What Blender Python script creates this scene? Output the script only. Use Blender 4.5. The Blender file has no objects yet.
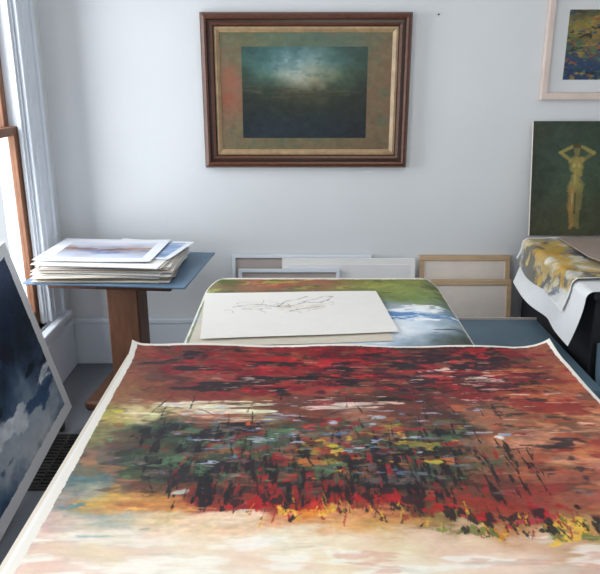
import bpy, bmesh, math
import numpy as np
from mathutils import Matrix, Vector, Euler

scene = bpy.context.scene
scene.view_settings.view_transform = 'Standard'
scene.view_settings.look = 'None'
rng = np.random.default_rng(7)

# ------------------------------------------------------------ materials
def srgb(c):
    c = np.asarray(c, dtype=float) / 255.0
    return np.where(c <= 0.04045, c / 12.92, ((c + 0.055) / 1.055) ** 2.4)

def mat_plain(name, col, rough=0.6, var=0.08, scale=6.0, bump=0.0, spec=0.3, stretch=(1, 1, 1), bscale=None):
    m = bpy.data.materials.new(name); m.use_nodes = True
    nt = m.node_tree; b = nt.nodes["Principled BSDF"]
    b.inputs["Roughness"].default_value = rough
    b.inputs["Specular IOR Level"].default_value = spec
    tc = nt.nodes.new("ShaderNodeTexCoord")
    mp = nt.nodes.new("ShaderNodeMapping"); mp.inputs["Scale"].default_value = stretch
    nz = nt.nodes.new("ShaderNodeTexNoise"); nz.inputs["Scale"].default_value = scale
    nz.inputs["Detail"].default_value = 6
    rp = nt.nodes.new("ShaderNodeValToRGB")
    l = srgb(col)
    rp.color_ramp.elements[0].position = 0.3; rp.color_ramp.elements[1].position = 0.7
    rp.color_ramp.elements[0].color = (*np.clip(l * (1 - var), 0, 1), 1)
    rp.color_ramp.elements[1].color = (*np.clip(l * (1 + var), 0, 1), 1)
    nt.links.new(tc.outputs["Object"], mp.inputs[0]); nt.links.new(mp.outputs[0], nz.inputs[0])
    nt.links.new(nz.outputs[0], rp.inputs[0]); nt.links.new(rp.outputs[0], b.inputs["Base Color"])
    if bump > 0:
        n2 = nt.nodes.new("ShaderNodeTexNoise"); n2.inputs["Scale"].default_value = bscale or scale * 5
        n2.inputs["Detail"].default_value = 5
        nt.links.new(tc.outputs["Object"], n2.inputs[0])
        bp = nt.nodes.new("ShaderNodeBump"); bp.inputs["Strength"].default_value = bump
        bp.inputs["Distance"].default_value = 0.01
        nt.links.new(n2.outputs[0], bp.inputs["Height"]); nt.links.new(bp.outputs[0], b.inputs["Normal"])
    return m

def mat_art(name, rough=0.55, spec=0.3, bump=0.15):
    m = bpy.data.materials.new(name); m.use_nodes = True
    nt = m.node_tree; b = nt.nodes["Principled BSDF"]
    b.inputs["Roughness"].default_value = rough
    b.inputs["Specular IOR Level"].default_value = spec
    at = nt.nodes.new("ShaderNodeAttribute"); at.attribute_name = "paint"
    nt.links.new(at.outputs["Color"], b.inputs["Base Color"])
    tc = nt.nodes.new("ShaderNodeTexCoord")
    n2 = nt.nodes.new("ShaderNodeTexNoise"); n2.inputs["Scale"].default_value = 90; n2.inputs["Detail"].default_value = 4
    nt.links.new(tc.outputs["Object"], n2.inputs[0])
    bp = nt.nodes.new("ShaderNodeBump"); bp.inputs["Strength"].default_value = bump; bp.inputs["Distance"].default_value = 0.004
    nt.links.new(n2.outputs[0], bp.inputs["Height"]); nt.links.new(bp.outputs[0], b.inputs["Normal"])
    return m

M_wall = mat_plain("wall_paint", (221, 224, 226), 0.85, 0.03, 1.2, 0.14, 0.15, bscale=14)
M_ceil = mat_plain("ceiling_paint", (228, 229, 229), 0.9, 0.02)
M_trim = mat_plain("trim_paint", (220, 227, 235), 0.45, 0.03, 4, 0.05)
M_floor = mat_plain("grey_floor_paint", (118, 122, 130), 0.45, 0.1, 3, 0.05)
M_sash = mat_plain("stained_sash", (124, 84, 60), 0.45, 0.2, 14, 0.05, stretch=(6, 6, 1))
M_walnut = mat_plain("walnut_moulding", (92, 54, 37), 0.3, 0.3, 18, 0.05, 0.5, stretch=(2, 6, 6))
M_walnut2 = mat_plain("walnut_dark", (56, 34, 25), 0.3, 0.25, 18, 0.05, 0.5)
M_gilt = mat_plain("gilt_slip", (168, 140, 104), 0.35, 0.2, 25, 0.1, 0.6)
M_pine = mat_plain("pine", (196, 168, 134), 0.6, 0.14, 10, 0.03, stretch=(1, 8, 8))
M_palewood = mat_plain("pale_pinkish_wood", (222, 204, 194), 0.45, 0.06, 10)
M_matboard = mat_plain("mat_board", (228, 228, 228), 0.8, 0.015)
M_paper = mat_plain("paper", (236, 235, 232), 0.8, 0.02, 5)
M_paper2 = mat_plain("paper_cream", (222, 214, 200), 0.8, 0.04, 5)
M_paper3 = mat_plain("paper_grey", (182, 172, 166), 0.8, 0.08, 5)
M_canvas = mat_plain("raw_canvas", (226, 216, 206), 0.9, 0.05, 8, 0.1)
M_bluebd = mat_plain("blue_board", (98, 124, 148), 0.45, 0.12, 5)
M_post = mat_plain("post_wood", (106, 72, 54), 0.5, 0.2, 9, 0.05, stretch=(5, 5, 1))
M_tablewood = mat_plain("table_wood", (140, 110, 82), 0.55, 0.15, 8, stretch=(1, 6, 6))
M_black = mat_plain("black_cloth_board", (34, 36, 41), 0.6, 0.15, 8)
M_iron = mat_plain("register_iron", (56, 52, 50), 0.45, 0.2, 12)
M_teal = mat_plain("slate_blue_board", (90, 112, 126), 0.5, 0.15, 5)
M_card = mat_plain("cardboard", (160, 144, 132), 0.8, 0.08, 7)
M_artm = mat_art("artist_paint")
M_artg = mat_art("artist_paint_glazed", 0.3, 0.4, 0.08)
M_ink = mat_plain("nail_metal", (60, 50, 45), 0.4, 0.1)
mg = bpy.data.materials.new("window_glass"); mg.use_nodes = True
_n = mg.node_tree.nodes.new("ShaderNodeBsdfTransparent"); _g = mg.node_tree.nodes.new("ShaderNodeBsdfGlossy")
_g.inputs["Roughness"].default_value = 0.02
_mx = mg.node_tree.nodes.new("ShaderNodeMixShader"); _mx.inputs[0].default_value = 0.06
mg.node_tree.links.new(_n.outputs[0], _mx.inputs[1]); mg.node_tree.links.new(_g.outputs[0], _mx.inputs[2])
mg.node_tree.links.new(_mx.outputs[0], mg.node_tree.nodes["Material Output"].inputs[0])

# ------------------------------------------------------------ mesh helpers
def link(o, parent=None):
    scene.collection.objects.link(o)
    if parent is not None: o.parent = parent
    return o

def empty(name, mw=None):
    o = bpy.data.objects.new(name, None); o.empty_display_size = 0.1
    scene.collection.objects.link(o)
    if mw is not None: o.matrix_world = mw
    return o

class MB:
    """mesh builder: joins bevelled boxes / polygons in one object"""
    def __init__(self): self.bm = bmesh.new(); self.mats = []
    def mi(self, m):
        if m not in self.mats: self.mats.append(m)
        return self.mats.index(m)
    def add(self, t, m):
        k = self.mi(m)
        for f in t.faces: f.material_index = k
        me = bpy.data.meshes.new("t"); t.to_mesh(me); t.free()
        self.bm.from_mesh(me); bpy.data.meshes.remove(me)
        return self
    def box(self, lo, hi, m, bev=0.0, mw=None, seg=1):
        t = bmesh.new(); bmesh.ops.create_cube(t, size=1)
        for v in t.verts:
            v.co = Vector([lo[i] + (v.co[i] + .5) * (hi[i] - lo[i]) for i in range(3)])
        if bev: bmesh.ops.bevel(t, geom=t.edges[:], offset=bev, segments=seg, affect='EDGES', profile=0.5)
        if mw is not None: bmesh.ops.transform(t, matrix=mw, verts=t.verts)
        return self.add(t, m)
    def cyl(self, a, b, r, m, n=16):
        a = Vector(a); b = Vector(b); d = b - a
        t = bmesh.new(); bmesh.ops.create_cone(t, cap_ends=True, segments=n, radius1=r, radius2=r, depth=d.length)
        mw = Matrix.Translation((a + b) / 2) @ d.to_track_quat('Z', 'Y').to_matrix().to_4x4()
        bmesh.ops.transform(t, matrix=mw, verts=t.verts)
        return self.add(t, m)
    def loop_profile(self, W, H, prof, mats):
        rings = []
        for d, e in prof:
            rings.append([self.bm.verts.new((x, -e, z)) for x, z in
                          ((-W/2+d, -H/2+d), (W/2-d, -H/2+d), (W/2-d, H/2-d), (-W/2+d, H/2-d))])
        for i in range(len(rings) - 1):
            k = self.mi(mats[i])
            for j in range(4):
                f = self.bm.faces.new((rings[i][j], rings[i][(j+1) % 4], rings[i+1][(j+1) % 4], rings[i+1][j]))
                f.material_index = k
        return self
    def done(self, name, parent=None, mw=None):
        me = bpy.data.meshes.new(name); self.bm.normal_update(); self.bm.to_mesh(me); self.bm.free()
        for m in self.mats: me.materials.append(m)
        o = bpy.data.objects.new(name, me); link(o, parent)
        if mw is not None: o.matrix_world = mw
        return o

# ------------------------------------------------------------ noise + painting engine
def vnoise(ny, nx, cy, cx):
    cy = max(1, cy); cx = max(1, cx)
    g = rng.random((int(cy) + 3, int(cx) + 3))
    y = np.linspace(0, cy, ny)+rng.random(); x = np.linspace(0, cx, nx)+rng.random()
    yi = np.minimum(y.astype(int), int(cy)+1); xi = np.minimum(x.astype(int), int(cx)+1)
    fy = y - yi; fx = x - xi; fy = fy*fy*(3-2*fy); fx = fx*fx*(3-2*fx)
    a = g[yi][:, xi]; b = g[yi][:, xi+1]; c = g[yi+1][:, xi]; d = g[yi+1][:, xi+1]
    fx = fx[None, :]; fy = fy[:, None]
    return (a*(1-fx)+b*fx)*(1-fy)+(c*(1-fx)+d*fx)*fy

def fbm(ny, nx, cy, cx, octv=4):
    r = 0; amp = 1; tot = 0
    for k in range(octv):
        r = r + amp*vnoise(ny, nx, cy*2**k, cx*2**k); tot += amp; amp *= 0.55
    return r/tot - 0.5

class Art:
    def __init__(s, W, H, nx, ny, base=(230, 228, 222), fine=1.0):
        s.W, s.H, s.nx, s.ny = W, H, nx, ny
        s.x = np.linspace(0, W, nx); s.y = np.linspace(0, H, ny)
        s.a = np.zeros((ny, nx, 3)) + np.array(base, float)
        s.n1 = fbm(ny, nx, H/0.03*fine, W/0.035*fine, 3+int(fine > 1)); s.n2 = fbm(ny, nx, H/0.010, W/0.014, 2)
    def sl(s, cx, cy, r):
        i0 = max(0, int((cx-r)/s.W*(s.nx-1))); i1 = min(s.nx, int((cx+r)/s.W*(s.nx-1))+2)
        j0 = max(0, int((cy-r)/s.H*(s.ny-1))); j1 = min(s.ny, int((cy+r)/s.H*(s.ny-1))+2)
        return j0, j1, i0, i1
    def dab(s, cx, cy, rx, ry, col, al=0.8, ang=0, soft=0.4, rough=1.2):
        j0, j1, i0, i1 = s.sl(cx, cy, max(rx, ry)*1.6)
        if j1 <= j0 or i1 <= i0: return
        dx = s.x[i0:i1][None, :]-cx; dy = s.y[j0:j1][:, None]-cy
        c, q = math.cos(ang), math.sin(ang)
        d = np.sqrt(((dx*c+dy*q)/rx)**2+((-dx*q+dy*c)/ry)**2)
        d = d + rough*s.n1[j0:j1, i0:i1] + rough*0.6*s.n2[j0:j1, i0:i1]
        m = (np.clip((1-d)/soft, 0, 1)*al)[..., None]
        s.a[j0:j1, i0:i1] = s.a[j0:j1, i0:i1]*(1-m)+np.array(col, float)*m
    def line(s, x0, y0, x1, y1, w, col, al=0.8, rough=0.5):
        cx, cy = (x0+x1)/2, (y0+y1)/2; L = math.hypot(x1-x0, y1-y0)
        j0, j1, i0, i1 = s.sl(cx, cy, L/2+2*w)
        if j1 <= j0 or i1 <= i0: return
        X = s.x[i0:i1][None, :]; Y = s.y[j0:j1][:, None]
        t = np.clip(((X-x0)*(x1-x0)+(Y-y0)*(y1-y0))/max(L*L, 1e-9), 0, 1)
        d = np.sqrt((X-x0-t*(x1-x0))**2+(Y-y0-t*(y1-y0))**2)/w + rough*s.n2[j0:j1, i0:i1]*2
        m = (np.clip((1.3-d)/0.6, 0, 1)*al)[..., None]
        s.a[j0:j1, i0:i1] = s.a[j0:j1, i0:i1]*(1-m)+np.array(col, float)*m
    def wash(s, col, th, cellx, celly, al=.85, weight=None, soft=.05, octv=5, k=.45, jit=.16):
        """organic thresholded-noise layer of one pigment"""
        f = fbm(s.ny, s.nx, s.H/celly, s.W/cellx, octv)
        t = th if weight is None else th+k*(1-weight)
        m = np.clip((f-t)/soft, 0, 1)*al
        v = 1+jit*2*fbm(s.ny, s.nx, s.H/.03, s.W/.04, 4)
        m = m[..., None]
        s.a = s.a*(1-m)+(np.array(col, float)*v[..., None])*m
    def grid(s, rows, warp=0.0, cells=8):
        G = np.array(rows, float)[::-1]
        gy, gx, _ = G.shape
        U, V = np.meshgrid(np.linspace(0, gx-1, s.nx), np.linspace(0, gy-1, s.ny))
        if warp:
            U = np.clip(U+warp*2*fbm(s.ny, s.nx, cells, cells, 4), 0, gx-1)
            V = np.clip(V+warp*2*fbm(s.ny, s.nx, cells, cells, 4), 0, gy-1)
        ui = np.minimum(U.astype(int), gx-2); vi = np.minimum(V.astype(int), gy-2)
        fu = (U-ui)[..., None]; fv = (V-vi)[..., None]
        s.a = (G[vi, ui]*(1-fu)+G[vi, ui+1]*fu)*(1-fv)+(G[vi+1, ui]*(1-fu)+G[vi+1, ui+1]*fu)*fv
    def vary(s, amt=12):
        s.a += (s.n1*amt*2+s.n2*amt)[..., None]
    def border(s, l, r, b, t, col):
        X, Y = np.meshgrid(s.x, s.y)
        w = 0.003*s.n1*2
        m = (X < l+w) | (X > s.W-r+w) | (Y < b+w) | (Y > s.H-t+w)
        s.a[m] = col
    def mesh(s, name, fn, mat, parent=None, mw=None):
        S, T = np.meshgrid(s.x, s.y)
        x, y, z = fn(S, T)
        co = np.stack([x+0*S, y+0*S, z+0*S], -1).reshape(-1, 3)
        n = s.nx*s.ny
        me = bpy.data.meshes.new(name)
        idx = np.arange(n).reshape(s.ny, s.nx)
        q = np.stack([idx[:-1, :-1], idx[:-1, 1:], idx[1:, 1:], idx[1:, :-1]], -1).reshape(-1, 4)
        me.vertices.add(n); me.vertices.foreach_set("co", co.ravel().astype(np.float32))
        me.loops.add(q.size); me.loops.foreach_set("vertex_index", q.ravel().astype(np.int32))
        me.polygons.add(len(q)); me.polygons.foreach_set("loop_start", (np.arange(len(q))*4).astype(np.int32))
        me.polygons.foreach_set("use_smooth", np.ones(len(q), dtype=bool))
        me.update(calc_edges=True)
        at = me.color_attributes.new("paint", 'FLOAT_COLOR', 'POINT')
        c = np.ones((n, 4), np.float32); c[:, :3] = srgb(np.clip(s.a, 0, 255)).reshape(-1, 3)
        at.data.foreach_set("color", c.ravel())
        me.materials.append(mat)
        o = bpy.data.objects.new(name, me); link(o, parent)
        if mw is not None: o.matrix_world = mw
        return o
def sigm(x, c, w):   # soft step
    return 1/(1+np.exp(-(x-c)/w))
def gauss(x, c, w): return np.exp(-((x-c)/w)**2)

# ------------------------------------------------------------ room shell
XL, XR, YB, YF, ZC = -1.325, 2.7, 3.75, -1.6, 2.65
MB().box((XL-.2, YF, -.1), (XR+.2, YB+.2, 0), M_floor).done("floor")
MB().box((XL-.2, YF, ZC), (XR+.2, YB+.2, ZC+.1), M_ceil).done("ceiling")
MB().box((XL-.2, YB, 0), (XR+.2, YB+.15, ZC), M_wall).done("wall_back")
MB().box((XR, YF, 0), (XR+.15, YB, ZC), M_wall).done("wall_right")
WZ0, WZ1 = .38, 2.34
W1 = (2.5, 3.42); W2 = (-.1, 1.3)
w = MB()
w.box((XL-.15, YF, 0), (XL, YB, WZ0), M_wall).box((XL-.15, YF, WZ1), (XL, YB, ZC), M_wall)
for a, b in ((YF, W2[0]), (W2[1], W1[0]), (W1[1], YB)):
    w.box((XL-.15, a, WZ0), (XL, b, WZ1), M_wall)
w.done("wall_left")
MB().box((XL+.02, YB-.02, 0), (XR, YB, .25), M_trim, .004).box((XL+.02, YB-.03, .25), (XR, YB, .285), M_trim, .008).done("baseboard_back")
MB().box((XL, YF, 0), (XL+.02, YB, .25), M_trim, .004).box((XL, YF, .25), (XL+.03, YB, .285), M_trim, .008).done("baseboard_left")

def window(name, y0, y1):
    b = MB(); z0, z1 = WZ0, WZ1; zm = 1.37
    for s0, s1 in ((y1-.005, y1+.15), (y0-.15, y0+.005)):
        b.box((XL, s0, z0), (XL+.02, s1, z1+.13), M_trim, .003)
    b.box((XL, y1+.15, z0-.02), (XL+.035, y1+.18, z1+.16), M_trim, .008, seg=2)
    b.box((XL, y1+.04, z0-.02), (XL+.026, y1+.055, z1+.1), M_trim, .004)
    b.box((XL, y0-.18, z0-.02), (XL+.035, y0-.15, z1+.16), M_trim, .008, seg=2)
    b.box((XL, y0, z1), (XL+.02, y1, z1+.13), M_trim, .003)
    b.box((XL-.10, y0-.0, z0-.035), (XL+.02, y1, z0), M_trim, .003)
    b.box((XL+.0, y0-.2, z0-.035), (XL+.06, y1+.2, z0), M_trim, .008, seg=2)
    b.box((XL, y0-.17, z0-.13), (XL+.02, y1+.17, z0-.035), M_trim, .005)
    for yy in ((y1-.02, y1), (y0, y0+.02)):
        b.box((XL-.15, yy[0], z0), (XL, yy[1], z1), M_trim)
    b.box((XL-.15, y0, z1-.02), (XL, y1, z1), M_trim)
    b.box((XL-.03, y1-.035, z0), (XL-.008, y1-.02, z1-.02), M_trim, .003)
    b.box((XL-.03, y0+.02, z0), (XL-.008, y0+.035, z1-.02), M_trim, .003)
    for (xa, xb, a, c) in ((XL-.07, XL-.035, z0, zm+.02), (XL-.11, XL-.075, zm-.02, z1-.02)):
        b.box((xa, y0+.02, a), (xb, y0+.07, c), M_sash, .003)
        b.box((xa, y1-.07, a), (xb, y1-.02, c), M_sash, .003)
        b.box((xa, y0+.07, a), (xb, y1-.07, a+(.08 if a == z0 else .04)), M_sash, .003)
        b.box((xa, y0+.07, c-.04), (xb, y1-.07, c), M_sash, .003)
        b.box((xa+.015, y0+.07, a+.04), (xa+.018, y1-.07, c-.04), mg)
    b.box((XL-.035, (y0+y1)/2-.03, zm), (XL-.015, (y0+y1)/2+.03, zm+.025), M_gilt, .004)
    return b.done(name)
window("window_1", *W1)
window("added_light_window", *W2)  # unseen window, added to let light onto the foreground painting

MB().cyl((.70, YB-.0005, 1.915), (.70, YB-.02, 1.915), .003, M_ink).cyl((.70, YB-.018, 1.915), (.70, YB-.021, 1.915), .0045, M_ink).done("nail")

# ------------------------------------------------------------ framed paintings
def framed(name, cx, cz, W, H, prof, mats, art, inset, y=YB):
    e = empty(name, Matrix.Translation((cx, y-.002, cz)))
    MB().loop_profile(W, H, prof, mats).box((-W/2+.01, -.008, -H/2+.01), (W/2-.01, 0, H/2-.01), M_card).done("moulding", e)
    aw, ah = art.W, art.H
    art.mesh("picture", lambda S, T: (S-aw/2, -inset, T-ah/2), M_artg, e)
    return e

A = Art(.89, .59, 360, 240)
A.grid([[(98,98,72),(100,106,78),(88,106,88),(84,104,90),(98,104,82),(114,98,70)],
        [(120,92,70),(106,104,76),(92,106,84),(92,106,86),(108,100,74),(122,98,68)],
        [(144,84,62),(112,98,72),(96,98,74),(96,98,74),(110,96,68),(120,94,68)],
        [(118,92,70),(106,100,74),(98,96,72),(96,94,70),(106,92,66),(114,92,68)],
        [(108,98,72),(106,102,74),(108,98,70),(108,96,68),(110,94,66),(114,92,68)]], .6, 6)
A.vary(10)
A.wash((124, 92, 72), .10, .08, .06, .5, None, .12); A.wash((78, 98, 78), .12, .07, .05, .5, None, .12)
B = Art(.65, .46, 300, 210)
B.grid([[(50,78,72),(54,88,84),(74,110,112),(70,102,100),(52,80,72),(46,66,58)],
        [(52,82,74),(80,118,116),(132,160,162),(126,154,150),(72,102,92),(46,66,56)],
        [(46,66,54),(74,104,92),(160,168,154),(150,148,122),(68,90,70),(44,56,44)],
        [(36,46,36),(44,54,40),(72,72,50),(66,64,44),(40,50,36),(34,40,30)],
        [(28,36,30),(32,42,34),(38,44,34),(36,42,32),(30,38,30),(26,32,28)],
        [(20,34,40),(24,38,44),(26,40,44),(24,38,42),(22,32,36),(20,28,30)],
        [(20,34,42),(22,36,44),(24,38,44),(22,36,44),(20,32,40),(18,26,32)]], .45, 7)
B.vary(9)
BX_, BY_ = np.meshgrid(B.x, B.y)
B.wash((160, 178, 182), .12, .10, .03, .45, gauss(BY_, .35, .07)*gauss(BX_, .28, .2), .1)
B.wash((58, 92, 92), .10, .09, .05, .4, sigm(BY_, .26, .03), .12); B.wash((28, 44, 54), .08, .12, .03, .5, 1-sigm(BY_, .2, .03), .12)
def paste(A_, B_, x0, y0, ww, hh):
    i0 = int(x0/A_.W*(A_.nx-1)); j0 = int(y0/A_.H*(A_.ny-1)); bw = int(ww/A_.W*(A_.nx-1)); bh = int(hh/A_.H*(A_.ny-1))
    ys = np.linspace(0, B_.ny-1, bh).astype(int); xs = np.linspace(0, B_.nx-1, bw).astype(int)
    A_.a[j0:j0+bh, i0:i0+bw] = B_.a[ys][:, xs]
paste(A, B, .115, .062, .65, .46)
for k in range(40):
    A.dab(rng.uniform(.13, .75), .29+rng.normal(0, .012), rng.uniform(.02, .06), .006, (38, 42, 34) if k % 2 else (92, 82, 56), .35)
A.dab(.06, .36, .05, .07, (156, 90, 72), .5); A.dab(.09, .30, .03, .05, (140, 100, 80), .4)
prof = [(0, 0), (0, .03), (.008, .045), (.022, .05), (.032, .046), (.036, .036), (.05, .038), (.062, .034), (.068, .024), (.078, .026), (.09, .018), (.096, .012)]
mats = [M_walnut2, M_walnut, M_walnut, M_walnut, M_walnut2, M_walnut2, M_walnut, M_walnut2, M_gilt, M_gilt, M_gilt]
framed("framed_painting", .031, 1.537, 1.073, .776, prof, mats, A, .013)

D = Art(.56, .34, 200, 120)
D.grid([[(66,66,54),(80,84,54),(70,80,60),(80,66,50)],
        [(130,116,56),(156,134,62),(96,96,56),(96,76,52)],
        [(80,84,62),(126,100,60),(120,76,48),(90,66,52)],
        [(44,66,92),(52,70,92),(110,78,54),(70,60,54)],
        [(30,50,86),(38,58,90),(56,58,60),(50,50,46)]], .7, 6); D.vary(16)
D.wash((156,130,62), .10, .05, .02); D.wash((40,64,112), .14, .06, .015); D.wash((30,34,36), .14, .04, .02); D.wash((150,84,50), .15, .04, .02); D.wash((80,110,70), .14, .04, .02)
C2 = Art(.80, .50, 260, 160, (220, 222, 222))
paste(C2, D, .075, .075, .56, .34)
prof2 = [(0, 0), (0, .028), (.006, .032), (.03, .032), (.036, .028), (.04, .01)]
framed("framed_painting.001", 1.25+.44, 1.498+.28, .88, .56, prof2, [M_palewood]*5, C2, .009)

# ------------------------------------------------------------ small green figure painting
F = Art(.47, .60, 300, 380)
F.grid([[(62,70,54),(56,68,56),(54,66,52),(60,68,52)], [(52,62,50),(60,76,62),(58,74,58),(54,62,48)],
        [(48,58,48),(64,80,62),(62,78,58),(52,60,46)], [(56,60,46),(68,74,54),(66,74,50),(56,58,44)],
        [(64,64,48),(76,76,52),(72,70,50),(58,56,44)]], .5, 6)
F.vary(8); F.wash((84, 96, 70), .12, .08, .10, .4, None, .12); F.wash((44, 52, 40), .12, .07, .07, .45, None, .12)
sk = (158, 142, 78); sd = (122, 112, 66); sh = (188, 174, 106); so = (154, 120, 66)
fx = .235
for (x0, y0, x1, y1, ww, c) in [
    (fx-.035,.400,fx-.086,.438,.010,sk),(fx-.086,.438,fx-.026,.468,.009,sk),
    (fx+.035,.400,fx+.090,.436,.010,sd),(fx+.090,.436,fx+.026,.468,.009,sk),
    (fx,.39,fx,.43,.012,sd),(fx-.02,.395,fx+.02,.395,.022,sk),(fx-.006,.36,fx+.008,.36,.028,sk),
    (fx-.002,.30,fx+.004,.33,.025,sk),(fx-.012,.258,fx+.014,.258,.030,sk),
    (fx-.018,.235,fx-.020,.15,.021,so),(fx+.020,.235,fx+.014,.15,.020,sd),
    (fx-.021,.15,fx-.012,.06,.014,so),(fx+.014,.15,fx+.012,.06,.013,sd),
    (fx-.012,.06,fx-.02,.045,.011,so),(fx+.012,.06,fx+.02,.045,.010,sd)]:
    F.line(x0, y0, x1, y1, ww, c, .82, .35)
F.dab(fx, .450, .020, .028, sd, .95, 0, .3, .3)
F.dab(fx, .472, .024, .015, (80, 66, 40), .9, 0, .4, .5)
F.dab(fx-.012, .37, .012, .014, sh, .7, 0, .5, .4); F.dab(fx+.014, .37, .011, .013, sh, .6, 0, .5, .4)
F.dab(fx-.016, .20, .008, .05, sh, .6, 0, .6, .5); F.dab(fx-.006, .30, .01, .04, sh, .5, 0, .6, .5)
F.line(fx, .225, fx, .12, .0035, (66, 70, 46), .8)
e = empty("figure_painting", Matrix.Translation((1.225, 3.60, .802)) @ Euler((-math.atan2(.11, .58), 0, 0)).to_matrix().to_4x4())
MB().box((0, 0, 0), (.47, .018, .60), M_canvas, .002).done("board", e)
F.mesh("painted_surface", lambda S, T: (S, -.0015, T), M_artm, e)

# ------------------------------------------------------------ pedestal table with pile of prints
TZ = .71
Rt = Matrix.Translation((-.872, 3.325, 0)) @ Matrix.Rotation(math.radians(-5.6), 4, 'Z')
t = MB()
t.box((-.385, -.315, TZ-.010), (.385, .315, TZ), M_bluebd, .003)
t.box((-.30, -.25, TZ-.045), (.30, .25, TZ-.010), M_post, .006)
t.box((-.085, -.075, .05), (.075, .075, TZ-.045), M_post, .006)
t.box((-.20, -.20, 0), (.20, .20, .05), M_post, .012)
t.done("pedestal_table", None, Rt)
pk = empty("print_stack")
p = MB(); z = TZ+.001
cols = [M_paper, M_paper2, M_paper, M_paper3, M_paper, M_paper, M_paper2, M_paper, M_paper3, M_paper, M_paper, M_paper2, M_paper, M_paper3, M_paper, M_paper, M_paper2, M_paper]
for i, m in enumerate(cols):
    wx = rng.uniform(.61, .67) - i*.002; wy = rng.uniform(.44, .52) - i*.003
    cx = -.925+rng.uniform(-.018, .022)+i*.0005; cy = 3.29+rng.uniform(-.025, .025)
    th = .0032
    mw = Matrix.Translation((cx, cy, z)) @ Matrix.Rotation(math.radians(rng.uniform(-9, 4)), 4, 'Z')
    p.box((-wx/2, -wy/2, 0), (wx/2, wy/2, th), m, 0, mw); z += th+.0012
p.done("sheets", pk)
def print_sheet(name, cx, cy, zz, W, H, ang, kind, curl=0.0):
    q = Art(W, H, 200, 140, (228, 231, 237))
    X_, Y_ = np.meshgrid(q.x/W, q.y/H)
    if kind == 0:
        m = (X_ > .12) & (X_ < .90) & (Y_ > .16) & (Y_ < .84)
        base = q.a.copy()
        q.grid([[(206,212,224),(214,216,226),(206,212,226)],[(196,206,224),(210,210,220),(196,206,226)],[(150,136,136),(140,140,160),(170,150,140)],[(178,190,212),(190,196,212),(176,190,216)],[(206,212,224),(212,216,224),(206,210,222)]], .5, 5)
        q.wash((120, 98, 90), .02, .08, .02, .85, gauss(Y_, .52, .14), .06); q.wash((84, 108, 160), .06, .08, .02, .8, gauss(Y_, .44, .2), .06)
        q.wash((180, 134, 112), .06, .05, .02, .7, gauss(Y_, .58, .14), .06)
        q.a = np.where(m[..., None], q.a, base)
    else:
        m = (X_ > .08) & (X_ < .92) & (Y_ > .1) & (Y_ < .9)
        base = q.a.copy(); q.a[:] = (140, 164, 200); q.vary(10)
        q.wash((112, 134, 176), .05, .08, .04, .7); q.wash((190, 202, 220), .1, .08, .03, .7); q.a = np.where(m[..., None], q.a, base)
    mw = Matrix.Translation((cx, cy, zz)) @ Matrix.Rotation(math.radians(ang), 4, 'Z')
    q.mesh(name, lambda S, T: (S-W/2, T-H/2, .001+curl*((S/W-.5)**2)*4), M_artm, pk, mw)
print_sheet("print_blue", -.78, 3.36, z, .40, .36, -12, 1, .004)
print_sheet("print_landscape", -.965, 3.32, z+.005, .56, .44, -3, 0, .004)

# ------------------------------------------------------------ canvases leaning on the back wall
def lean(name, x0, x1, yb, H, gap, parts):
    th = math.atan2(YB-yb-gap, H)
    mw = Matrix.Translation((x0, yb, 0)) @ Euler((-th, 0, 0)).to_matrix().to_4x4()
    b = MB(); parts(b, x1-x0, H/math.cos(th)); return b.done(name, None, mw)
def stretcher(b, W, H):
    b.box((0, .008, 0), (W, .026, H), M_canvas)
    s = .028
    for lo, hi in (((0, 0, H-s), (W, .008, H)), ((0, 0, 0), (W, .008, s)), ((0, 0, s), (s, .008, H-s)), ((W-s, 0, s), (W, .008, H-s))):
        b.box(lo, hi, M_pine, .002)
    b.box((0, .004, H+.0005), (W, .026, H+.003), M_pine)
def board(b, W, H):
    b.box((0, 0, 0), (W, .012, H), M_paper, .002)
    b.box((.035, -.003, .04), (W-.035, 0, H-.035), M_matboard, .001)
def tray(b, W, H):
    b.box((0, .004, 0), (W, .012, H), M_paper3, .001)
    for lo, hi in (((0, -.01, H-.02), (W, .014, H)), ((0, -.01, 0), (W, .014, .02)), ((0, -.01, .02), (.02, .014, H-.02)), ((W-.02, -.01, .02), (W, .014, H-.02))):
        b.box(lo, hi, M_trim, .002)
lean("stretched_canvas", .665, 1.175, 3.60, .66, .03, stretcher)
lean("stretched_canvas.001", .72, 1.165, 3.52, .545, .12, stretcher)
lean("mounted_board", -.38, .40, 3.62, .665, .02, tray)
lean("mounted_board.001", -.10, .64, 3.585, .652, .055, board)
lean("mounted_board.002", -.34, .22, 3.55, .60, .085, tray)

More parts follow.
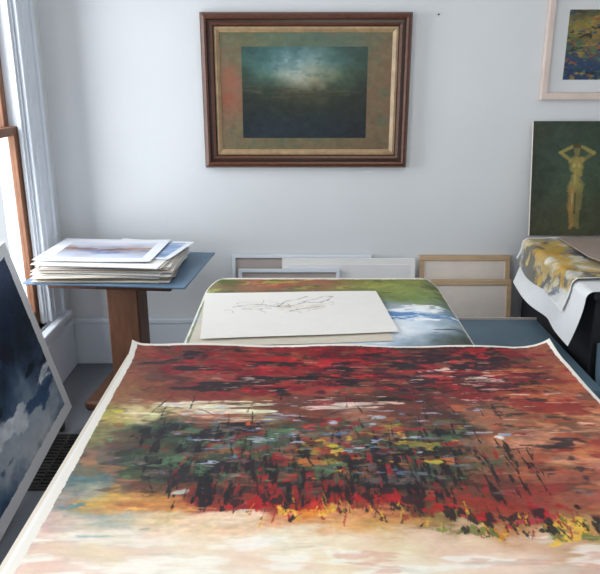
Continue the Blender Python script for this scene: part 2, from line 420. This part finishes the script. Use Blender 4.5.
# ------------------------------------------------------------ large painting leaning under the window
Ls, Hs = .93, .862
sv = Vector((0, .9935, .1137)).normalized()
uv = Vector((-.176, -.086, .8365)); uv = (uv - uv.dot(sv)*sv).normalized()
nv = sv.cross(uv)
O = Vector((-1.094, 2.984, .106)) - sv*Ls
mw = Matrix((( sv.x, -nv.x, uv.x, O.x), (sv.y, -nv.y, uv.y, O.y), (sv.z, -nv.z, uv.z, O.z), (0, 0, 0, 1)))
e = empty("leaning_painting", mw)
MB().box((0, 0, 0), (Ls, .018, Hs), M_paper, .002).done("board", e)
G = Art(Ls-.004, Hs-.004, 360, 330)
G.grid([[(36,66,112),(32,60,104),(30,58,98),(40,66,104)], [(26,48,80),(24,46,78),(32,60,96),(26,48,78)],
        [(20,38,62),(18,34,56),(24,46,74),(22,40,64)], [(20,36,52),(18,32,46),(22,40,58),(22,38,52)],
        [(52,76,106),(58,80,108),(66,90,118),(34,52,74)], [(166,180,196),(174,186,198),(156,172,190),(90,112,138)],
        [(112,134,158),(190,198,206),(200,206,210),(120,142,166)], [(56,84,114),(60,88,116),(78,104,134),(56,80,108)]], .9, 6)
X_, Y_ = np.meshgrid(G.x, G.y)
G.vary(10)
G.wash((14,24,42), .04, .16, .10, .75, sigm(Y_, .38, .04), .08); G.wash((60,102,152), .10, .14, .08, .6, sigm(Y_, .42, .04), .08)
G.wash((226,232,238), -.02, .16, .07, .9, gauss(Y_, .26, .12), .08); G.wash((40,72,110), .07, .14, .06, .8, gauss(Y_, .2, .16), .08); G.wash((20,32,44), .07, .12, .05, .85, gauss(Y_, .34, .06), .08)
G.border(.05, .055, .055, .05, (228, 230, 232))
G.mesh("painted_surface", lambda S, T: (S+.002, -.0015, T+.002), M_artm, e)
MB().box((-1.22, 2.93, 0), (-1.13, 2.97, .085), M_iron, .004).done("wood_block")

# ------------------------------------------------------------ floor register
r = MB(); x0, x1, y0, y1 = -1.17, -1.0, 2.45, 2.90
for lo, hi in (((x0, y0, .001), (x1, y0+.014, .009)), ((x0, y1-.014, .001), (x1, y1, .009)), ((x0, y0, .001), (x0+.014, y1, .009)), ((x1-.014, y0, .001), (x1, y1, .009))):
    r.box(lo, hi, M_iron, .001)
r.box((x0, y0, .0005), (x1, y1, .002), M_black)
n = 16
for i in range(n):
    yy = y0+.014+(y1-y0-.028)*(i+.5)/n
    r.box((x0+.014, yy-.006, .002), (x1-.014, yy+.006, .008), M_iron)
r.box(((x0+x1)/2-.004, y0, .002), ((x0+x1)/2+.004, y1, .0085), M_iron)
r.done("floor_register")

# ------------------------------------------------------------ tables
def table(name, x0, x1, y0, y1, zt, th=.035, leg=.06, ap=.09):
    b = MB(); b.box((x0, y0, zt-th), (x1, y1, zt), M_tablewood, .004)
    i = .05
    for xa in (x0+i, x1-i-leg):
        for ya in (y0+i, y1-i-leg):
            b.box((xa, ya, 0), (xa+leg, ya+leg, zt-th), M_tablewood, .004)
    b.box((x0+i+.01, y0+i+.01, zt-th-ap), (x1-i-.01, y0+i+.03, zt-th), M_tablewood)
    b.box((x0+i+.01, y1-i-.03, zt-th-ap), (x1-i-.01, y1-i-.01, zt-th), M_tablewood)
    b.box((x0+i+.01, y0+i+.03, zt-th-ap), (x0+i+.03, y1-i-.03, zt-th), M_tablewood)
    b.box((x1-i-.03, y0+i+.03, zt-th-ap), (x1-i-.01, y1-i-.03, zt-th), M_tablewood)
    return b.done(name)
table("work_table", -.50, .80, .72, 2.10, .745)
table("work_table.001", -.34, .55, 2.16, 2.93, .722)

# ------------------------------------------------------------ middle landscape on table
Wm, Hm = 1.04, .84
L = Art(Wm, Hm, 420, 340)
L.grid([[(110,108,68),(160,102,80),(166,90,74),(160,104,84),(134,114,72),(122,124,72),(108,114,72)],
        [(100,106,68),(150,108,82),(140,96,72),(142,104,76),(132,138,76),(142,152,78),(104,114,70)],
        [(104,114,82),(130,118,88),(116,100,82),(112,106,86),(112,124,74),(124,146,80),(90,106,70)],
        [(120,132,106),(140,150,128),(130,140,126),(140,154,160),(160,176,190),(150,162,160),(100,118,100)],
        [(104,124,98),(170,178,170),(170,182,194),(186,200,216),(230,238,246),(214,228,240),(130,150,162)],
        [(118,136,106),(190,196,190),(200,210,222),(220,230,240),(242,248,252),(208,222,236),(120,140,152)],
        [(118,126,100),(198,202,198),(218,224,228),(228,234,240),(178,198,218),(108,126,136),(74,84,74)],
        [(106,112,90),(188,188,178),(208,208,208),(198,206,212),(148,166,182),(84,90,84),(66,68,58)]], .9, 7)
L.vary(12); X_, Y_ = np.meshgrid(L.x, L.y)
L.wash((184, 92, 76), .05, .08, .03, .8, gauss(Y_, .76, .08)*gauss(X_, .35, .3)); L.wash((84, 98, 50), .09, .10, .03, .75, sigm(Y_, .60, .03))
L.wash((176, 174, 84), .09, .08, .03, .7, sigm(Y_, .60, .03)); L.wash((64, 72, 54), .10, .10, .02, .75, gauss(Y_, .58, .05))
L.wash((80, 130, 192), .02, .12, .03, .85, gauss(Y_, .40, .16)); L.wash((246, 249, 252), -.04, .14, .05, .9, gauss(Y_, .42, .15)*sigm(X_, .6, .08)); L.wash((96, 142, 190), .10, .09, .02, .8, gauss(Y_, .36, .14)*sigm(X_, .65, .08))
L.wash((56, 66, 62), .12, .10, .02, .75, gauss(Y_, .2, .15)*sigm(X_, .8, .05))
L.wash((108, 120, 78), .0, .05, .08, .8, 1-sigm(X_, .07, .02)); L.wash((176, 168, 138), .08, .03, .10, .8, 1-sigm(X_, .06, .02))
L.border(.010, .010, .0, .014, (220, 216, 204))
def mid(S, T):
    r = .10; q = np.clip((T-(Hm-r))/r, 0, 1)
    hw = Wm/2-r+r*np.sqrt(np.clip(1-q*q, 0, 1))
    p = S/Wm*2-1
    x = .103+p*hw
    y = 2.15+T
    edge = np.clip((np.abs(x-.103)-.45)/.07, 0, 1)**2
    z = .7405-.028*edge+.010*np.clip((T-.74)/.1, 0, 1)**2
    return x, y, z
L.mesh("landscape_painting", mid, M_artm)

def quad_sheet(art, c00, c10, c11, c01, z0, wob=.0015):
    W, H = art.W, art.H
    def f(S, T):
        a = S/W; b = T/H
        P = [(1-a)*(1-b)*c00[i]+a*(1-b)*c10[i]+a*b*c11[i]+(1-a)*b*c01[i] for i in (0, 1)]
        return P[0], P[1], z0+wob*(1+np.sin(a*5+1)*np.cos(b*4))
    return f
U = Art(.70, .5, 60, 50, (214, 206, 190)); U.vary(5)
U.mesh("paper_sheet", quad_sheet(U, (-.385, 2.185), (.33, 2.25), (.31, 2.70), (-.39, 2.68), .7425), M_artm)
Dr = Art(.72, .50, 460, 320, (240, 237, 231)); Dr.vary(2)
g = (150, 142, 140)
Dr.dab(.33, .30, .09, .05, (226, 214, 196), .6, 0, .9); Dr.dab(.20, .33, .06, .05, (226, 218, 204), .5, 0, .9); Dr.dab(.44, .30, .06, .04, (224, 208, 186), .5, 0, .9)
def scribble(cx, cy, n, r, col, w=.0012, al=.5):
    px, py = cx, cy; a = rng.uniform(0, 6.28)
    for j in range(n):
        a += rng.normal(0, .45); qx, qy = px+r*math.cos(a), py+r*.6*math.sin(a)
        Dr.line(px, py, qx, qy, w, col, al, .5); px, py = qx, qy
for k in range(22): scribble(.32+rng.normal(0, .08), .33+rng.normal(0, .035), 9, .010, g, .0014, .5)
for pl in ([(.13,.33),(.19,.35),(.25,.34),(.29,.31),(.34,.31),(.38,.34),(.42,.38),(.46,.40),(.49,.43),(.53,.43)],
           [(.29,.31),(.31,.34),(.33,.38),(.38,.40),(.42,.43)], [(.40,.36),(.46,.35),(.50,.38),(.52,.41)], [(.15,.30),(.22,.29),(.27,.30)], [(.34,.26),(.41,.29),(.48,.31)]):
    for (a_, b_) in zip(pl[:-1], pl[1:]): Dr.line(a_[0], a_[1], b_[0], b_[1], .0019, (112, 106, 108), .7, 1.0)
for (a_, b_) in ((.42, .43), (.52, .42), (.30, .32), (.27, .33), (.47, .35), (.38, .40)): Dr.dab(a_, b_, .012, .006, (128, 122, 126), .6, 0, .5, 1.5)
Dr.mesh("pencil_drawing", quad_sheet(Dr, (-.349, 2.243), (.356, 2.32), (.323, 2.794), (-.400, 2.767), .750), M_artm)

# ------------------------------------------------------------ the big foreground painting
BX0, BX1, BY0, BY1, BZ = -.549, .849, .80, 2.145, .76
Wb, Hb = BX1-BX0, BY1-BY0
P = Art(Wb, Hb, 860, 800, fine=1.8)
h = 1.65-BZ
# artwork laid out in image pixels; camera projection converts pixels <-> metres on the sheet
def to_px(x, y):
    f = .9537*y+.3007*h
    return 300+690*x/f, 287-690*(.3007*y-.9537*h)/f
def to_xy(u, v):
    a = (u-300)/690; b = (287-v)/690
    k = h/(.3007-.9537*b)
    return a*k-BX0, (.9537+.3007*b)*k-BY0
CP = {
 355:{150:(112,58,52),200:(108,62,58),250:(138,44,44),300:(122,38,42),350:(104,34,38),400:(100,32,36),450:(82,36,38),500:(98,44,42),550:(142,80,64)},
 375:{130:(138,82,60),180:(88,48,44),230:(146,38,42),280:(84,34,38),330:(156,38,46),380:(76,34,36),430:(86,36,38),480:(58,38,40),530:(116,54,48),580:(168,96,72)},
 395:{115:(148,98,68),160:(120,68,52),210:(130,50,48),260:(112,50,44),310:(146,60,56),360:(100,62,56),410:(70,48,44),460:(116,44,44),510:(150,66,54),560:(170,90,66),600:(182,112,84)},
 412:{105:(172,164,88),150:(206,192,146),200:(210,190,160),250:(152,116,90),300:(110,62,54),350:(160,114,100),400:(108,62,54),450:(76,54,48),500:(154,100,78),560:(194,126,92)},
 435:{95:(130,126,84),140:(58,70,56),190:(44,46,46),240:(78,58,50),290:(102,74,52),340:(96,72,50),400:(70,72,54),450:(58,56,48),500:(154,110,88),560:(200,134,98)},
 460:{80:(114,100,86),130:(62,68,64),180:(46,48,48),230:(42,46,52),280:(60,60,46),330:(114,82,52),380:(66,58,46),430:(60,64,48),480:(130,92,64),540:(176,106,78),595:(192,130,102)},
 485:{70:(94,116,120),120:(100,86,76),170:(96,62,54),220:(74,46,44),270:(52,44,42),320:(80,42,40),370:(52,46,42),430:(46,44,42),490:(102,60,50),550:(152,88,68)},
 503:{60:(156,150,138),110:(210,160,90),160:(186,124,72),210:(142,56,46),260:(156,52,42),320:(172,40,38),370:(130,52,42),420:(80,52,42),480:(144,50,42),540:(144,62,54),590:(158,90,72)},
 520:{50:(206,180,166),110:(160,170,160),160:(222,198,160),230:(232,200,160),290:(212,134,88),340:(222,158,98),390:(196,148,86),440:(124,96,60),500:(170,112,64),560:(166,108,68)},
 542:{30:(220,190,176),100:(222,206,188),200:(238,220,196),300:(242,224,196),400:(234,212,178),470:(230,196,170),530:(220,180,148),590:(186,148,98)},
 575:{0:(228,198,186),100:(234,216,200),200:(240,226,206),300:(244,230,206),400:(242,226,200),500:(242,216,194),600:(230,188,170)},
 640:{-50:(230,206,190),150:(240,224,202),350:(244,230,206),550:(240,216,194),700:(230,198,178)}}
X, Y = np.meshgrid(P.x+BX0, P.y+BY0)
n1 = fbm(P.ny, P.nx, 26, 16, 5); n2 = fbm(P.ny, P.nx, 32, 16, 5)
Uu, Vv = to_px(X+.20*n1, Y+.13*n2)
Ur, Vr = to_px(X+.06*n1, Y+.07*n2)
num = np.zeros(X.shape+(3,)); den = np.zeros(X.shape)
for v0, row in CP.items():
    for u0, c in row.items():
        sc = 1+max(0, v0-500)/60
        wgt = np.exp(-((Uu-u0)/(22*sc))**2-((Vv-v0)/(8*sc))**2)+1e-9*np.exp(-((Uu-u0)/200)**2-((Vv-v0)/90)**2)
        num += wgt[..., None]*np.array(c, float); den += wgt
P.a = num/den[..., None]
P.vary(6)
def rg(u0, u1, v0, v1, eu=14, ev=4):
    return sigm(Ur, u0, eu)*(1-sigm(Ur, u1, eu))*sigm(Vr, v0, ev)*(1-sigm(Vr, v1, ev))
upper = rg(130, 560, 345, 402); lowr = rg(70, 620, 414, 505); allr = rg(70, 640, 345, 508)
W = P.wash
W((148,84,62), .06, .10, .05, .65, allr, .12, 4)
W((92,66,56), .05, .09, .045, .65, allr, .10, 4)
W((170,36,44), .01, .10, .038, .85, rg(170, 520, 345, 398), .09, 4)
W((196,54,56), .10, .06, .024, .75, rg(200, 520, 350, 398), .08, 4)
W((122,28,40), .04, .09, .034, .8, upper, .08, 4)
W((38,32,38), .02, .10, .036, .9, upper, .07)
W((58,32,42), .07, .06, .026, .8, rg(300, 560, 350, 400), .06)
W((116,90,92), .07, .09, .035, .7, rg(130, 240, 345, 400), .10)
W((150,84,66), .12, .06, .020, .7, upper, .07)
W((162,40,44), .08, .07, .036, .8, rg(130, 480, 415, 500), .08, 4)
W((150,94,68), .07, .07, .034, .7, rg(240, 480, 415, 490), .08)
W((210,148,114), .03, .13, .045, .75, rg(480, 640, 405, 480), .12, 4)
W((172,84,60), .06, .09, .036, .75, rg(480, 640, 350, 500), .10, 4)
W((196,112,72), .11, .08, .03, .7, rg(440, 640, 360, 500), .09, 4)
W((140,50,48), .08, .10, .03, .75, rg(470, 640, 350, 505), .09, 4)
W((228,178,146), .11, .10, .024, .75, rg(490, 640, 395, 450), .08)
W((64,80,62), .04, .10, .045, .8, rg(110, 480, 415, 490), .09, 4)
W((34,34,40), -.02, .13, .055, .92, rg(125, 310, 420, 492), .07)
W((34,34,38), .01, .10, .048, .9, rg(250, 490, 422, 503), .07)
W((92,84,90), .11, .07, .03, .7, rg(120, 480, 425, 495), .09)
W((46,40,44), .10, .08, .034, .8, rg(470, 620, 385, 505), .08)
# vertical drips and reeds through the middle band
W((26,27,33), .04, .016, .085, .92, rg(130, 480, 425, 512), .06, 4)
W((36,26,30), .07, .011, .06, .85, rg(180, 560, 440, 515), .06, 4)
W((150,40,42), .10, .014, .06, .8, rg(150, 520, 440, 510), .07, 4)
W((74,92,70), .13, .014, .05, .75, rg(100, 480, 415, 490), .07, 4)
W((196,114,62), .14, .055, .022, .8, rg(240, 480, 415, 485), .07)
W((150,142,66), .12, .05, .024, .8, rg(270, 480, 415, 480), .06)
W((216,176,72), .18, .035, .020, .85, rg(270, 480, 418, 478), .06)
W((92,126,92), .13, .055, .026, .75, rg(85, 480, 412, 485), .07)
W((104,126,152), .18, .05, .018, .75, rg(150, 500, 405, 490), .06)
W((160,166,80), .06, .06, .022, .75, rg(85, 150, 405, 445), .08)
W((92,128,138), .05, .07, .032, .65, rg(55, 140, 450, 535), .10)
W((176,116,84), .08, .07, .032, .65, rg(55, 150, 440, 510), .10)
W((124,106,98), .15, .06, .018, .7, lowr, .07)
# pale horizontal streaks
W((232,224,202), -.01, .12, .013, .9, rg(100, 290, 400, 421, 14, 2.5), .08, k=.5)
W((212,206,128), .05, .07, .014, .8, rg(100, 200, 403, 422, 12, 3), .07)
W((232,206,192), -.02, .10, .013, .9, rg(290, 405, 398, 409, 12, 2), .07)
W((226,190,176), .06, .06, .013, .85, rg(390, 560, 366, 386, 14, 3), .06)
W((226,196,176), .11, .08, .012, .8, rg(250, 600, 385, 412, 14, 4), .06)
W((176,184,202), .17, .05, .014, .8, rg(150, 520, 395, 470, 14, 5), .05)
W((206,160,144), .15, .07, .012, .7, rg(150, 560, 355, 400, 14, 5), .06)
def base_at(s, t_):
    i = int(np.clip(s/P.W*(P.nx-1), 0, P.nx-1)); j = int(np.clip(t_/P.H*(P.ny-1), 0, P.ny-1)); return P.a[j, i].copy()
def scatter(n, u0, u1, v0, v1, cols, rx, ry, al=(.5, .9), ang=.35, rough=2.2, soft=.6, hug=0.0):
    for k in range(n):
        s, t_ = to_xy(rng.uniform(u0, u1), rng.uniform(v0, v1))
        c = np.array(cols[rng.integers(len(cols))], float)
        if hug: c = c*(1-hug)+base_at(s, t_)*hug
        P.dab(s, t_, rng.uniform(*rx), rng.uniform(*ry), c*rng.uniform(.85, 1.15), rng.uniform(*al), rng.uniform(-ang, ang), soft, rough)
DK = [(34,30,34),(44,40,44),(38,42,38),(56,30,34)]
RD = [(168,34,44),(148,30,40),(186,50,54),(124,30,38)]
scatter(80, 150, 540, 350, 400, RD+DK, (.016,.045), (.008,.016), hug=.2)
scatter(50, 110, 520, 415, 498, RD[:1]+DK+[(156,98,66),(86,104,74),(120,100,96)], (.016,.045), (.008,.020), hug=.25)
for (u, v, c) in [(500,437,(236,234,230)),(508,435,(150,168,200)),(232,458,(110,130,160)),(333,447,(206,178,64)),(336,452,(216,186,84)),(436,462,(190,170,64)),(250,425,(206,96,60)),(380,418,(166,176,190)),(180,492,(176,188,186)),(118,412,(216,200,74)),(300,462,(206,126,60)),(110,440,(110,150,110)),(455,432,(96,120,84)),(75,505,(90,130,142))]:
    s, t_ = to_xy(u, v); P.dab(s, t_, .020, .012, c, .9, .2, .5, 1.8)
def branch(s, t_, a, n, step, w, col, al, turn=.3):
    for j in range(n):
        a += rng.normal(0, turn); s2, t2 = s+step*math.cos(a), t_+step*math.sin(a)
        P.line(s, t_, s2, t2, w*(1-.6*j/n), col, al, 1.6); s, t_ = s2, t2
for k in range(70):
    s, t_ = to_xy(rng.uniform(130, 520), rng.uniform(400, 505)); branch(s, t_, rng.uniform(1.35, 1.8), 5, .014, rng.uniform(.0016, .0032), (32, 28, 32), rng.uniform(.35, .7), .10)
for k in range(40):
    s, t_ = to_xy(rng.uniform(130, 540), rng.uniform(356, 490)); branch(s, t_, rng.normal(0, .2), 5, .012, .002, (38, 32, 38), rng.uniform(.3, .6), .2)
# lower rim: ragged reds, ochres, blacks dissolving in the cream
big_n = fbm(P.ny, P.nx, 10, 16, 4)
rimv = 508+np.clip((Ur-380)/160, 0, 1)*16+26*big_n
clus = np.clip(.75+3.0*fbm(P.ny, P.nx, 9, 14, 3), 0, 1)
rim = gauss(Vr, rimv, 10)*sigm(Ur, 205, 12); rim2 = gauss(Vr, rimv+6, 10)*sigm(Ur, 215, 12)*clus; rim3 = gauss(Vr, rimv-8, 9)*sigm(Ur, 190, 12)
W((170,34,38), -.03, .04, .045, .9, rim3, .09, 4)
W((50,32,34), .02, .028, .05, .9, rim3, .06)
W((190,52,42), .02, .024, .07, .85, rim*(1-.5*sigm(Ur, 400, 15)), .07)
W((130,64,46), .05, .03, .055, .8, rim, .07)
W((228,178,66), -.03, .022, .055, .92, rim2, .08)
W((206,128,52), .03, .020, .045, .85, rim2, .07)
W((44,38,36), .02, .016, .060, .92, rim*(.5+.5*sigm(Ur, 385, 15)), .06)
W((106,116,58), .03, .022, .045, .85, rim2*sigm(Ur, 330, 25), .06)
W((232,190,76), .02, .022, .025, .9, gauss(Vr, rimv+13, 11)*sigm(Ur, 390, 15)*clus, .07)
W((116,124,66), .06, .024, .025, .85, gauss(Vr, rimv+14, 10)*sigm(Ur, 400, 15), .07)
W((50,44,38), .05, .018, .035, .9, gauss(Vr, rimv+11, 11)*sigm(Ur, 400, 15), .06)
W((176,52,64), .08, .035, .024, .8, gauss(Vr, rimv-2, 10)*sigm(Ur, 420, 15), .07)
W((230,182,98), .0, .07, .024, .8, gauss(Vr, 508, 9)*rg(80, 235, 480, 530), .09)
W((208,144,80), .06, .06, .018, .75, gauss(Vr, 504, 9)*rg(80, 235, 480, 530), .07)
for k in range(90):
    u = rng.uniform(225, 590); vb = 514+(16*(u-380)/160 if u > 380 else 0)+rng.normal(0, 7)
    s, t_ = to_xy(u, vb)
    c = [(224,176,60),(160,46,40),(44,38,34),(44,38,34)][rng.integers(4)]
    branch(s, t_, rng.uniform(1.3, 1.8), 4, rng.uniform(.004, .012), rng.uniform(.0014, .0026), c, rng.uniform(.4, .75), .12)
# cream ground, reaching up into the rim in places
low = sigm(Vr, 531+26*big_n, 5)
W((246,238,220), .0, .20, .06, .6, low, .15, 4, jit=.03); W((234,198,178), .09, .16, .045, .4, low, .14, 4, jit=.03)
W((236,220,176), .08, .14, .04, .45, low, .14, 4, jit=.03); W((250,246,236), .01, .14, .03, .75, low, .10, 4, jit=.02)
W((218,164,142), .12, .09, .022, .5, sigm(Vr, 530, 5)*sigm(Ur, 260, 30), .10, 4, jit=.04)
W((206,198,180), .12, .12, .02, .45, low, .12, 4, jit=.03)
W((124,158,160), .06, .11, .018, .6, rg(55, 170, 515, 552, 15, 5), .10)
W((238,226,204), -.03, .10, .024, .8, rg(150, 300, 510, 530, 16, 4), .14, jit=.04)
# dry-brush tooth over the worked part of the sheet
ms = .15+.85*(1-low)
br = fbm(P.ny, P.nx, Hb/.007, Wb/.035, 3); gr = fbm(P.ny, P.nx, Hb/.010, Wb/.014, 3)
P.a *= (1+ms*(.20*br+.22*gr))[..., None]
for ch in range(3): P.a[..., ch] *= 1+.16*ms*fbm(P.ny, P.nx, Hb/.06, Wb/.08, 3)
P.border(.018, .012, .0, .012, (232, 228, 218))
def big(S, T):
    q = T/Hb; p = S/Wb
    z = BZ+.0015*np.sin(S*7+1)*np.cos(T*5)+.0015
    far = np.clip((T-(Hb-.14))/.14, 0, 1)**2
    z = z+far*(.014*np.exp(-((p-.20)/.12)**2)+.009*np.exp(-((p-.52)/.1)**2)+.008*(1+np.sin(p*17+.6)))
    cl = np.clip(1-np.hypot(S/.12, (Hb-T)/.12), 0, 1); cr = np.clip(1-np.hypot((Wb-S)/.15, (Hb-T)/.14), 0, 1)
    z = z+.014*cl**1.5+.036*cr**1.5
    z = z+.012*np.clip((.04-S)/.04, 0, 1)**2*np.clip((T-Hb+.2)/.2, 0, 1)+.010*np.clip((S-Wb+.06)/.06, 0, 1)**2*np.clip((T-Hb+.3)/.3, 0, 1)
    return S+BX0+.004*np.sin(T*4)-.025*cr, T+BY0-.03*cr-.015*cl-.010*far*(1+np.sin(p*17+.6)), z
P.mesh("large_abstract_painting", big, M_artm)
MB().box((BX0-.022, BY0, .746), (BX1-.01, BY1-.030, .7485), M_paper2).box((BX0-.010, BY0+.01, .750), (BX1-.0, BY1-.030, .7525), M_paper).done("backing_paper")

# ------------------------------------------------------------ low slate board on a storage box
b = MB(); b.box((.66, 2.46, .435), (1.19, 3.26, .45), M_teal, .003)
b.box((.70, 2.52, 0), (1.15, 3.20, .433), M_black, .006)
b.box((.70, 3.258, .436), (1.19, 3.268, .46), M_paper3, .001)
b.done("storage_box")

# ------------------------------------------------------------ right table: dark cloth-covered stand
b = MB(); b.box((1.215, 2.70, .74), (1.98, 3.66, .775), M_black, .004)
b.box((1.235, 2.72, 0), (1.96, 3.64, .74), M_black, .006)
b.box((1.33, 2.712, .10), (1.345, 2.72, .70), M_iron, .002).box((1.85, 2.712, .10), (1.865, 2.72, .70), M_iron, .002)
b.done("print_cabinet")
MB().box((0, 0, 0), (.60, .012, .56), M_teal, .002).done("slate_board", None, Matrix.Translation((1.25, 2.60, .001)) @ Euler((-.16, 0, 0)).to_matrix().to_4x4())

def drape(name, W, H, y0, ztop, xedge, hang, art, wav, slope=.35, curl=0.0):
    def f(S, T):
        q = T/H
        hg = hang*(1-slope*q)
        r = .035
        s = np.maximum(S - (hang-hg), 0)
        up = np.clip(s, 0, hg); th = np.clip((s-hg)/r, 0, math.pi/2); fl = np.maximum(s-hg-r*math.pi/2, 0)
        x = xedge - r + r*(1-np.cos(th)) + fl
        z = ztop - r - hg + up + r*np.sin(th)
        flare = np.clip(1-up/hg, 0, 1)
        x = x - wav*flare**1.5*(1+.5*np.sin(q*7+1)) - .006*np.sin(q*11)*flare
        z = z + .020*flare*np.sin(q*6.5+.6)+.004*np.sin(fl*18+q*5)*np.clip(fl*8, 0, 1)
        z = z + curl*np.clip((q-.72)/.28, 0, 1)**2
        y = y0 + T + .02*flare*np.sin(q*5)
        return x, y, z
    art.mesh(name, f, M_artm)
W_ = Art(.64, .82, 160, 160, (236, 238, 240)); W_.vary(3)
drape("draped_paper", .64, .82, 2.68, .784, 1.205, .215, W_, .035, .15)
Y_ = Art(.40, .70, 260, 400, (214, 206, 180))
Y_.grid([[(214,216,214),(206,190,140),(150,140,124),(190,190,186)],[(214,206,176),(204,176,108),(136,130,122),(180,174,150)],
         [(214,210,196),(196,160,96),(124,116,108),(170,150,110)],[(218,216,204),(190,170,120),(196,166,112),(150,140,124)],
         [(214,216,214),(150,148,144),(200,176,116),(140,136,126)],[(218,220,218),(206,204,188),(160,156,144),(190,188,176)]], .6, 5)
Y_.vary(10)
Y_.wash((206,168,82), .0, .12, .12, .75, None, .1); Y_.wash((80,86,100), .07, .10, .10, .7, None, .08); Y_.wash((228,228,220), .09, .10, .10, .75, None, .1)
for (x0_, y0_, x1_, y1_, w_) in [(.18,.18,.22,.30,.030),(.22,.30,.20,.40,.026),(.20,.40,.15,.52,.022),(.20,.40,.28,.50,.020),(.18,.18,.12,.10,.018)]:
    Y_.line(x0_, y0_, x1_, y1_, w_, (208, 162, 68), .7, .8)
Y_.border(.012, 0, .012, .012, (228, 228, 226))
drape("watercolor_sheet", .40, .70, 2.82, .799, 1.198, .125, Y_, .022, .35, .012)
cp = MB()
me = [(1.345, 3.50), (1.35, 3.12), (1.41, 2.92), (1.85, 2.90), (1.88, 3.50)]
lo = [cp.bm.verts.new((x, y, .812)) for x, y in me]; hi = [cp.bm.verts.new((x, y, .818)) for x, y in me]
k = cp.mi(M_card); cp.bm.faces.new(hi); cp.bm.faces.new(lo[::-1])
for i in range(5): cp.bm.faces.new((lo[i], lo[(i+1) % 5], hi[(i+1) % 5], hi[i]))
cp.done("cardboard_sheet")

# ------------------------------------------------------------ light
world = bpy.data.worlds.new("World"); scene.world = world; world.use_nodes = True
bg = world.node_tree.nodes["Background"]; bg.inputs[0].default_value = (.88, .94, 1.0, 1); bg.inputs[1].default_value = .98
def area(name, loc, rot, sx, sy, power, col):
    l = bpy.data.lights.new(name, 'AREA'); l.shape = 'RECTANGLE'; l.size = sx; l.size_y = sy; l.energy = power; l.color = col
    o = bpy.data.objects.new(name, l); o.location = loc; o.rotation_euler = rot; scene.collection.objects.link(o); return o
area("window_daylight", (XL-.45, 2.95, 1.5), (0, math.radians(-90), 0), 2.0, 1.0, 60, (.92, .96, 1))
area("added_side_daylight", (XL-.45, .6, 1.5), (0, math.radians(-90), 0), 2.0, 1.4, 70, (.97, .98, 1))  # added light outside the unseen window, brightens the foreground painting
area("added_wall_fill", (.5, 1.7, 2.6), (math.radians(25), 0, 0), 1.2, .8, 10, (1, .96, .91))  # added fill below the ceiling to lift the back wall, no real fixture

# ------------------------------------------------------------ camera
cam = bpy.data.cameras.new("camera"); cam.sensor_width = 36; cam.lens = 41.4
co = bpy.data.objects.new("camera", cam); scene.collection.objects.link(co)
co.location = (0, 0, 1.65); co.rotation_euler = (math.radians(90-17.5), 0, 0)
scene.camera = co
